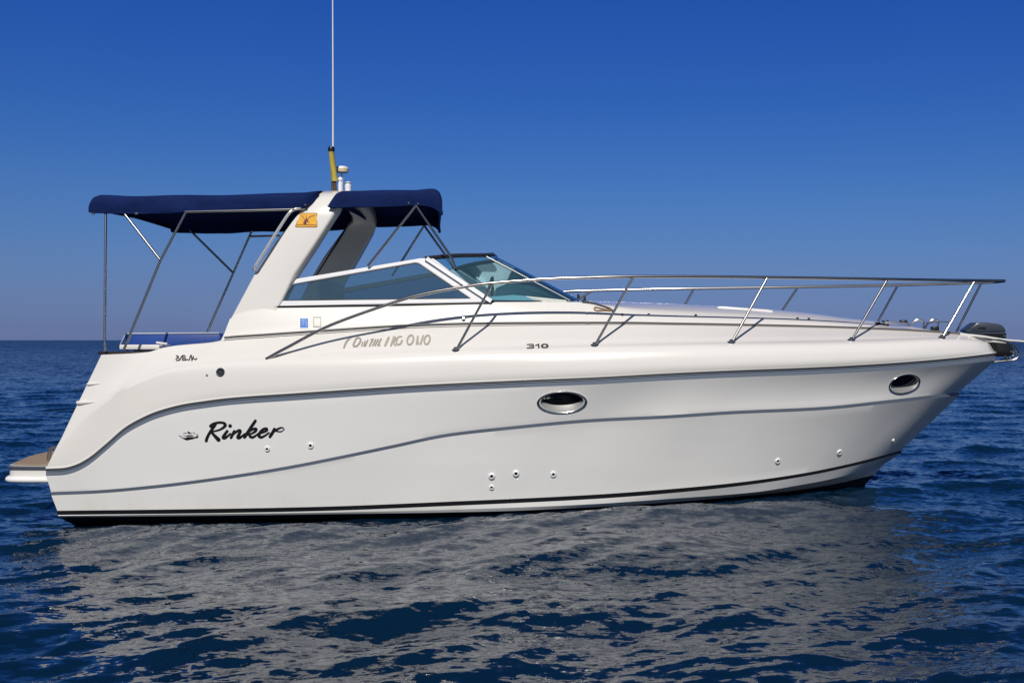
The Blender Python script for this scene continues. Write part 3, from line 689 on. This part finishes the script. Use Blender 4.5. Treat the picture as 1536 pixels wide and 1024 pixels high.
# ------------------------------------------------------------------ arch-top gear
mt = bpy.data.objects.new('x', None); bpy.data.objects.remove(mt)
az = full[len(full)//2][0].z
def gear(px, y=-.25): return Vector((P(px, 280, y).x, y, az + .005))
b0 = gear(499.5); ptop = Vector((b0.x - .005, -.25, az + 2.55))
bm = bmesh.new(); add_tube(bm, [b0, b0 + Vector((0, 0, .12))], .02, 10, 1); add_tube(bm, [b0 + Vector((0, 0, .12)), b0 + Vector((0, 0, 1.0)), ptop], [.011, .009, .006], 8)
finish('antenna', bm, [WHITEP, STEEL], boat)
g0 = gear(513, -.1); gz = P(513, 254, -.1).z
bm = bmesh.new(); add_tube(bm, [g0, Vector((g0.x, g0.y, gz - .02))], .012, 8, 0)
add_lathe(bm, Vector((g0.x, g0.y, gz - .035)), (0, 0, 1), [(.045, -.004, 2), (.068, 0, 1), (.074, .03, 1), (.074, .042, 0), (.062, .062, 0), (.03, .07, 0)], 24)
finish('gps_dome', bm, [WHITEP, CREAM, BLACK], boat)
def white_light(px, py0, py1, w_, y, name):
    z0 = P(px, py1, y).z; z1 = P(px, py0, y).z; x = P(px, py0, y).x; bm = bmesh.new()
    add_lathe(bm, (x, y, az), (0, 0, 1), [(w_*.8, 0), (w_*.9, z0 - az + .02), (w_*.6, (z0 + z1)/2 - az), (w_, (z0+z1)/2 - az + .02), (w_*.7, z1 - az - .01), (w_*.2, z1 - az)], 16)
    finish(name, bm, WHITEP, boat)
white_light(510.5, 265.5, 280, .028, -.3, 'anchor_light'); white_light(522, 272, 281, .042, -.2, 'horn')

# ------------------------------------------------------------------ bow fittings
bm = bmesh.new()
add_tube(bm, smooth_path([P(1440, 503, -.05), P(1478, 507, -.05), P(1508, 511.5, -.05), P(1522, 518.5, -.05), P(1529, 527, -.05), P(1528, 534, -.05), P(1520, 539.5, -.05), P(1503, 541.5, -.05), P(1488, 543.5, -.05), P(1478, 548, -.05), P(1468, 553, -.03)], 6), .0115, 10)
add_tube(bm, smooth_path([P(1440, 503, .08), P(1478, 507, .08), P(1506, 512.5, .08), P(1519, 519.5, .08), P(1523, 527, .08), P(1516, 536, .08), P(1500, 540, .08)], 6), .0115, 10)
finish('bow_roller', bm, STEEL, boat)
bm = bmesh.new(); add_box(bm, P(1484, 511.5, .05), (.34, .2, .03), Matrix.Rotation(R(5), 3, 'Y'), bevel=.01); finish('pulpit', bm, GEL, boat)
# hoops (deck cleats) and dark fittings on the foredeck
for px, w_, y in ((1376, 14, .1), (1399, 12, .05)):
    bm = bmesh.new(); add_tube(bm, smooth_path([P(px - w_, 493, y), P(px - w_*.7, 487, y), P(px - w_*.1, 479.8, y), P(px + w_*.5, 480.5, y), P(px + w_*.7, 484, y), P(px + w_*.6, 497, y)], 5), .010, 8)
    finish('cleat', bm, STEEL, boat)
bm = bmesh.new(); add_tube(bm, [P(1328, 483.3, .2), P(1358, 484, .2), P(1366, 488.5, .2)], .008, 8); finish('anchor_chain', bm, STEEL, boat)
bm = bmesh.new(); add_tube(bm, smooth_path([P(1389, 484.5, .06), P(1395, 484, .06), P(1408, 482.5, .06), P(1425, 483, .06)], 4), .006, 6); finish('anchor_chain', bm, STEEL, boat)
for px, py, y, sz in ((1328, 483.5, .25, (.07, .1, .05)), (1355, 482.5, .25, (.08, .1, .04)), (1402, 494, .02, (.08, .1, .07))):
    bm = bmesh.new(); add_box(bm, P(px, py, y), sz, bevel=.015); finish('chain_fitting', bm, BLACK, boat)
for px, py in ((1316, 485.5), (1323, 487), (1329, 488)):
    l, n = deck_hit(px, py); bm = bmesh.new(); add_box(bm, l + n*.008, (.055, .06, .022), bevel=.006); finish('deck_vent', bm, BLACK, boat)
for px in (860+300/4.267+3, 973, 1043.5, 1196, 1213):
    l, n = deck_hit(px, 472.5 + max(0, (px-1000)*.03)); bm = bmesh.new(); add_lathe(bm, l, n, [(.016, 0), (.016, .012), (.008, .018)], 10); finish('snap_fastener', bm, STEEL if px > 960 else RUBBER, boat)
l, n = deck_hit(695.5, 478.5); bm = bmesh.new(); add_lathe(bm, l, n, [(.02, 0), (.02, .02), (.01, .03)], 10); finish('snap_fastener', bm, STEEL, boat)
# hatch on the coachroof
bm = bmesh.new(); hx = P(1100, 461, 0); add_box(bm, (hx.x + .1, 0, hx.z - .035), (.62, .62, .035), Matrix.Rotation(R(4.2), 3, 'Y'), bevel=.012); add_box(bm, (hx.x + .1, 0, hx.z - .028), (.54, .54, .03), Matrix.Rotation(R(4.2), 3, 'Y'), mi=1, bevel=.006)
finish('hatch', bm, [GEL, COWL], boat)
# wiper motors at the windscreen foot
for px, py in ((867.5, 442.5), (877, 446)):
    bm = bmesh.new(); add_box(bm, P(px, py + 2, .3), (.03, .03, .06), bevel=.008); finish('wiper', bm, RUBBER, boat)
# dark moulded cover on the bow tip
bm = bmesh.new(); yy = .02
prof = [(1449.5, 495.5), (1465, 484.2), (1468, 483.3), (1480, 483.5), (1497, 485.5), (1504, 487.5), (1508, 492), (1510.5, 498.5)]
low_ = [(1456, 499.3), (1510, 499.0), (1509.5, 507.5), (1500, 507), (1470, 503.5), (1458, 501.5)]
add_plate(bm, [P(*p, yy) for p in prof] + [P(1456, 499, yy)], (0, .3, 0), bevel=.022)
add_plate(bm, [P(*p, yy + .012) for p in low_], (0, .27, 0), mi=1, bevel=.008)
add_box(bm, P(1506.5, 503.8, yy + .005), (.03, .02, .012), mi=2); add_box(bm, P(1473, 491.8, yy - .001), (.09, .008, .014), mi=1); add_box(bm, P(1475.5, 491.8, yy - .003), (.022, .008, .02), mi=1)
wl = finish('windlass_cover', bm, [COWL, BLACK, STEEL], boat, angle=30); wl['label'] = 'dark grey moulded cover on the bow tip'

# ------------------------------------------------------------------ lettering, emblems and stickers
def crop(x0, y0, s): return lambda L, w0=None: [(x0 + p[0]/s, y0 + p[1]/s, (p[2] if len(p) > 2 else w0)/s) for p in L]
c = crop(300, 620, 11.378); bm = bmesh.new(); S = lambda L, w0=48, **k: add_stroke(bm, hull_hit, c(L, w0), lift=S_l[0], **k); S_l = [.003]
def ink(L, w0=48, **k): S_l[0] += .00004; S([(p[0], p[1], (p[2] if len(p) > 2 else w0) * 1.13) for p in L], w0, **k)
ink([(185, 212, 52), (225, 180, 46), (300, 155, 38), (380, 153, 38), (425, 175, 46), (430, 205, 48), (390, 245, 38), (320, 280, 30), (250, 298, 26), (205, 305, 22)])
ink([(262, 185, 46), (215, 255, 46), (150, 355, 44), (118, 425, 46), (108, 465, 46)])
ink([(195, 312, 40), (250, 375, 48), (318, 445, 64)])
ink([(466, 298, 42), (420, 360, 46), (396, 405, 50), (425, 418, 40), (470, 385, 34), (520, 340, 26)])
ink([(514, 208, 56), (516, 209, 56)])
ink([(586, 298, 40), (560, 350, 44), (530, 408, 44)]); ink([(540, 385, 26), (600, 325, 34), (665, 284, 40), (690, 300, 44), (668, 350, 46), (645, 400, 48), (670, 415, 40), (715, 385, 34), (770, 340, 26)])
ink([(946, 122, 44), (880, 220, 48), (810, 330, 50), (760, 402, 46)])
ink([(800, 350, 26), (860, 292, 30), (925, 258, 38), (962, 262, 40), (945, 300, 40), (890, 335, 30), (840, 348, 26)]); ink([(838, 345, 36), (858, 388, 44), (900, 402, 40), (950, 375, 32), (1000, 335, 24)])
ink([(1010, 340, 26), (1080, 318, 30), (1140, 285, 38), (1138, 255, 38), (1085, 262, 38), (1030, 315, 44), (1005, 370, 50), (1040, 402, 42), (1100, 380, 32), (1180, 325, 26)])
ink([(1272, 262, 44), (1235, 330, 48), (1195, 392, 46)]); ink([(1215, 350, 26), (1280, 290, 34), (1335, 258, 30), (1390, 238, 24), (1430, 250, 14), (1440, 278, 9)]); ink([(1300, 295, 22), (1365, 308, 20), (1410, 292, 14), (1435, 265, 9)])
lt = finish('hull_lettering', bm, BLACK, boat, smooth=False); lt['label'] = 'black brush script name on the hull'
bm = bmesh.new(); E = lambda L: add_decal_poly(bm, hull_hit, [(262 + x/32, 636 + y/32) for x, y in L])
for L in ([(195, 525), (225, 515), (330, 600), (400, 650), (400, 685), (320, 635)], [(400, 650), (540, 645), (590, 610), (720, 600), (1000, 615), (1030, 655), (850, 712), (575, 768), (490, 730), (400, 685)], [(1020, 560), (1140, 550), (1145, 605), (1090, 660), (1030, 655), (1000, 615)],
          [(380, 460), (470, 418), (590, 412), (560, 440), (470, 445)], [(590, 412), (635, 345), (700, 352), (760, 408), (835, 425), (825, 442), (700, 448), (665, 455), (660, 410), (620, 405)], [(310, 560), (570, 548), (610, 518), (860, 515), (885, 548), (965, 556), (860, 566), (600, 572)],
          [(860, 350), (890, 368), (965, 430), (945, 465), (905, 425)], [(1000, 425), (1060, 470), (1150, 490), (1110, 512), (1070, 498), (1010, 450)]): E(L)
em = finish('boat_emblem', bm, BLACK, boat, smooth=False); em['label'] = 'small black speedboat emblem beside the name'
c = crop(780, 500, 25.6); bm = bmesh.new()
for L, w0, cl in (([(278, 435), (420, 422), (500, 430), (520, 462), (480, 492), (360, 494)], 40, False), ([(440, 495), (505, 508), (525, 540), (480, 566), (270, 570)], 40, False), ([(600, 468), (660, 440), (725, 425)], 40, False), ([(715, 425), (722, 550)], 58, False)):
    S_l[0] += .00004; add_stroke(bm, deck_hit, c(L, w0), lift=S_l[0], closed=cl)
add_stroke(bm, deck_hit, c([(950 + 108*math.cos(a), 485 + 66*math.sin(a), 42 + 34*abs(math.cos(a))) for a in np.linspace(0, 2*math.pi, 17)[:-1]]), lift=.0035, closed=True)
finish('model_number', bm, mat('dark_lettering', (.05, .04, .04), .4), boat, smooth=False)
c = crop(505, 490, 10.24); bm = bmesh.new()
def gold(L, w0, mi=0, cl=False): S_l[0] += .00004; add_stroke(bm, deck_hit, c(L, w0), mi, lift=S_l[0] + .001, closed=cl)
gold([(228, 165, 16), (180, 198, 28), (140, 255, 28), (112, 325, 24)], 26, 1)
gold([(318, 172), (282, 220), (258, 292), (305, 300), (350, 255), (368, 195)], 26, 1, True)
for a, b, w0 in (((402, 238), (385, 300), 18), ((440, 225), (418, 298), 18), ((478, 212), (440, 300), 22), ((560, 195), (505, 298), 24), ((602, 200), (555, 295), 22), ((640, 200), (592, 292), 22), ((684, 190), (635, 292), 24), ((640, 288), (668, 288), 16), ((525, 200), (560, 195), 14)): gold([a, b], w0, 1)
W1 = finish('side_lettering', bm, [GOLD, GOLDD], boat, smooth=False); bm = bmesh.new()
gold([(800, 168), (745, 290)], 32); gold([(880, 158), (835, 292)], 28); gold([(905, 168), (880, 250), (900, 288)], 24)
gold([(1000, 155, 18), (950, 160, 24), (920, 215, 28), (930, 275, 26), (980, 265, 26), (1005, 215, 28)], 26)
W2 = finish('side_lettering', bm, [GOLD, GOLDD], boat, smooth=False); bm = bmesh.new()
gold([(1132 + 46*math.cos(a) - 14*math.sin(a), 205 + 72*math.sin(a)) for a in np.linspace(0, 2*math.pi, 15)[:-1]], 28, 0, True)
gold([(1248, 150), (1228, 268)], 26); gold([(1240, 160), (1256, 268)], 22); gold([(1330, 142), (1288, 268)], 26)
gold([(1390 + 42*math.cos(a) - 12*math.sin(a), 203 + 68*math.sin(a)) for a in np.linspace(0, 2*math.pi, 15)[:-1]], 26, 0, True)
gl = finish('side_lettering', bm, [GOLD, GOLDD], boat, smooth=False); 
for o_, l_ in ((W1, 'first word of the faded italic lettering'), (W2, 'middle letters of the faded italic lettering'), (gl, 'last letters of the faded italic lettering')): o_['label'] = l_
c = crop(255, 525, 17.07); bm = bmesh.new()
for L in ([(165, 150), (215, 155), (205, 195), (172, 205), (228, 208)], [(160, 225), (168, 265), (215, 268), (262, 235)], [(250, 265), (318, 150), (388, 150)], [(335, 160), (322, 262)], [(385, 152), (402, 262)], [(340, 210), (395, 208)], [(322, 264), (462, 248)], [(490, 265), (545, 130), (562, 275)], [(602, 165), (578, 250)], [(600, 212), (655, 248), (692, 215)]):
    S_l[0] += .00004; add_stroke(bm, deck_hit, c(L, 25), lift=S_l[0] + .001)
sl = finish('small_lettering', bm, mat('ink', (.05, .04, .04), .5), boat, smooth=False); sl['label'] = 'small dark handwritten letters on the stern quarter'
l, n = deck_hit(330.7, 558); r = 6.6 * (D + l.y) / F; bm = bmesh.new()
add_lathe(bm, l, n, [(r, -.01, 0), (r, .006, 0), (r*.86, .012, 0), (r*.62, .010, 1), (r*.5, .004, 1)], 24); add_box(bm, l + n*.008, (.008, .012, .03), Matrix.Rotation(R(-25), 3, 'Y'), mi=2)
finish('filler_cap', bm, [COWL, BLACK, STEEL], boat)
l, n = deck_hit(310.5, 562.5); bm = bmesh.new(); add_lathe(bm, l, n, [(.011, 0), (.011, .006), (.005, .01)], 12); finish('drain_plug', bm, GREY, boat)
# stickers (rounded rectangles hugging the moulding)
def quadgrid(bm, hit, x0, y0, x1, y1, mi, lift, n=3):
    g = [[None]*(n+1) for _ in range(n+1)]
    for i in range(n+1):
        for j in range(n+1):
            l, nn = hit(x0 + (x1-x0)*i/n, y0 + (y1-y0)*j/n); g[i][j] = bm.verts.new(l + nn*lift)
    for i in range(n):
        for j in range(n): bm.faces.new((g[i][j], g[i+1][j], g[i+1][j+1], g[i][j+1])).material_index = mi
bm = bmesh.new(); quadgrid(bm, deck_hit, 449, 476, 464, 492.8, 0, .003); quadgrid(bm, deck_hit, 450.2, 477.4, 462.4, 491.6, 1, .004)
for L in ([(452.5, 481.5, 1.2), (454, 479.6, 1.4), (457.5, 479.6, 1.2)], [(455.5, 481, 1.2), (454.3, 488, 1)], [(458, 482.5, 1), (460.5, 486, 1.1), (459.5, 489.5, 1)]): add_stroke(bm, deck_hit, L, 2, .005)
st_ = finish('blue_sticker', bm, [WHITEP, BLUEST, LBLUE], boat, smooth=False)
bm = bmesh.new(); quadgrid(bm, deck_hit, 470, 475.3, 481.5, 490.8, 0, .003); quadgrid(bm, deck_hit, 471.2, 477, 480.7, 489.3, 1, .004); finish('socket_cover', bm, [mat('grey_edge', (.35, .33, .32), .5), GEL], boat, smooth=False)
bm = bmesh.new()
def rrect(x0, y0, x1, y1, r): return [(cx + r*math.cos(a), cy + r*math.sin(a)) for cx, cy, a0 in ((x1-r, y1-r, 0), (x0+r, y1-r, 90), (x0+r, y0+r, 180), (x1-r, y0+r, 270)) for a in [R(a0 + k*22.5) for k in range(5)]]
def cut(x0, y0, x1, y1): return [(450.5, y0), (x1-1, y0), (x1, y0+1.2), (x1, y1-1.6), (x1-1.6, y1), (x0+1.6, y1), (x0, y1-1.6), (x0+1.6, 336)]
add_decal_poly(bm, arch_hit, cut(442.6, 319.6, 476, 341), 1, .003); add_decal_poly(bm, arch_hit, cut(443.6, 320.5, 475.2, 340.1), 0, .0042)
oc = crop(436, 312, 30.1); 
for k, (L, w0, m_) in enumerate((([(490, 350), (560, 390), (615, 500), (625, 600), (560, 710)], 26, 1), ([(705, 350), (705, 520)], 28, 1), ([(1090, 330), (900, 385), (810, 450), (780, 560), (850, 690)], 24, 1), ([(240, 760), (700, 765), (1150, 770)], 30, 1), ([(715, 510), (680, 600), (630, 700)], 80, 2), ([(720, 510), (760, 600)], 60, 2), ([(690, 580), (690, 720)], 60, 2))): add_stroke(bm, arch_hit, oc(L, w0), m_, .005 + k*.0001)
finish('orange_sticker', bm, [ORANGE, BROWN, PURPLE], arch, smooth=False)

# ------------------------------------------------------------------ loose things carried by the boat
yb = gear(502.5, -.30); yt = P(496, 222, -.32)
bm = bmesh.new(); bz = P(502, 272, -.3); add_tube(bm, [bz, P(499.5, 250, -.31), P(497, 226.5, -.32)], [.036, .033, .030], 14, 0); add_tube(bm, [Vector((yb.x, -.3, az)), P(501.5, 271, -.3)], .02, 10, 2)
add_lathe(bm, P(497, 227, -.32), P(497, 220, -.32) - P(497, 227, -.32), [(.036, 0, 1), (.038, .03, 1), (.03, .05, 1), (.01, .056, 1)], 14, 1)
fl = finish('flare_tube', bm, [YELLOW, BLACK, mat('rusty_clip', (.10, .045, .02), .7)], angle=50); tag(fl, 'yellow tube with black cap standing beside the antenna on the arch', 'tube')
anchor = bpy.data.objects.new('anchor', None); COL.objects.link(anchor); anchor.location = P(1500, 525, 0); tag(anchor, 'black anchor stowed inside the steel loop at the bow tip', 'anchor')
def sub(o, root): o.parent = root; o.matrix_parent_inverse = Matrix.Translation(-root.location); return o
bm = bmesh.new(); add_plate(bm, [P(*p, -.05) for p in ((1484, 511), (1498, 511.5), (1513, 515), (1520, 523), (1521, 530), (1514, 535), (1496, 534.5), (1492, 531), (1494, 526), (1489, 517))], (0, .13, 0), bevel=.02); sub(finish('fluke', bm, BLACK), anchor)
bm = bmesh.new(); add_box(bm, P(1470, 512, .02), (.46, .035, .03), Matrix.Rotation(R(3), 3, 'Y'), bevel=.008); sub(finish('shank', bm, BLACK), anchor)
bm = bmesh.new(); add_lathe(bm, P(1520, 528.5, -.06), (0, -1, 0), [(.02, -.05), (.02, .012), (.012, .02)], 14); sub(finish('shackle', bm, STEEL), anchor)
bm = bmesh.new(); add_lathe(bm, P(1510.5, 537, -.06), (0, -1, 0), [(.013, -.05), (.013, .012), (.008, .018)], 12); sub(finish('pin', bm, STEEL), anchor)
rope_pts = [P(1452, 502.3, -.10), P(1474, 504.5, -.09), P(1490, 507.2, -.06), P(1512, 510.3, 0), P(1536, 512.2, .1), P(1600, 519, .4), P(1750, 545, 1.2)]
e = rope_pts[-1]; rope_pts += [Vector((e.x + 1.2, e.y + .8, .15)), Vector((e.x + 2.0, e.y + 1.3, -.35))]
rp_ = smooth_path(rope_pts, 6); bm = bmesh.new(); add_tube(bm, rp_, .012, 8); mr_ = finish('mooring_rope', bm, ROPE); tag(mr_, 'white mooring rope leading off the bow to the right', 'rope')
bm = bmesh.new()
l1 = [deck_hit(x, y)[0] + Vector((0, 0, .012)) for x, y in ((873.5, 454.4), (884, 455.2), (893, 457), (904, 460.5), (914, 464), (919, 467.5))]
add_tube(bm, smooth_path(l1, 5), .010, 8, 1)
l2 = [deck_hit(x, y)[0] + Vector((0, 0, .010)) for x, y in ((918, 467), (908, 465.2), (900, 463.6), (893, 462.2), (891.5, 465), (896, 467.2), (906, 466.8), (916, 467.3))]
add_tube(bm, smooth_path(l2, 5), .008, 8, 0)
tr = finish('coiled_line', bm, [TAN, mat('dark_line', (.05, .055, .06), .7)]); tag(tr, 'short tan and black line lying on deck before the windscreen', 'rope')
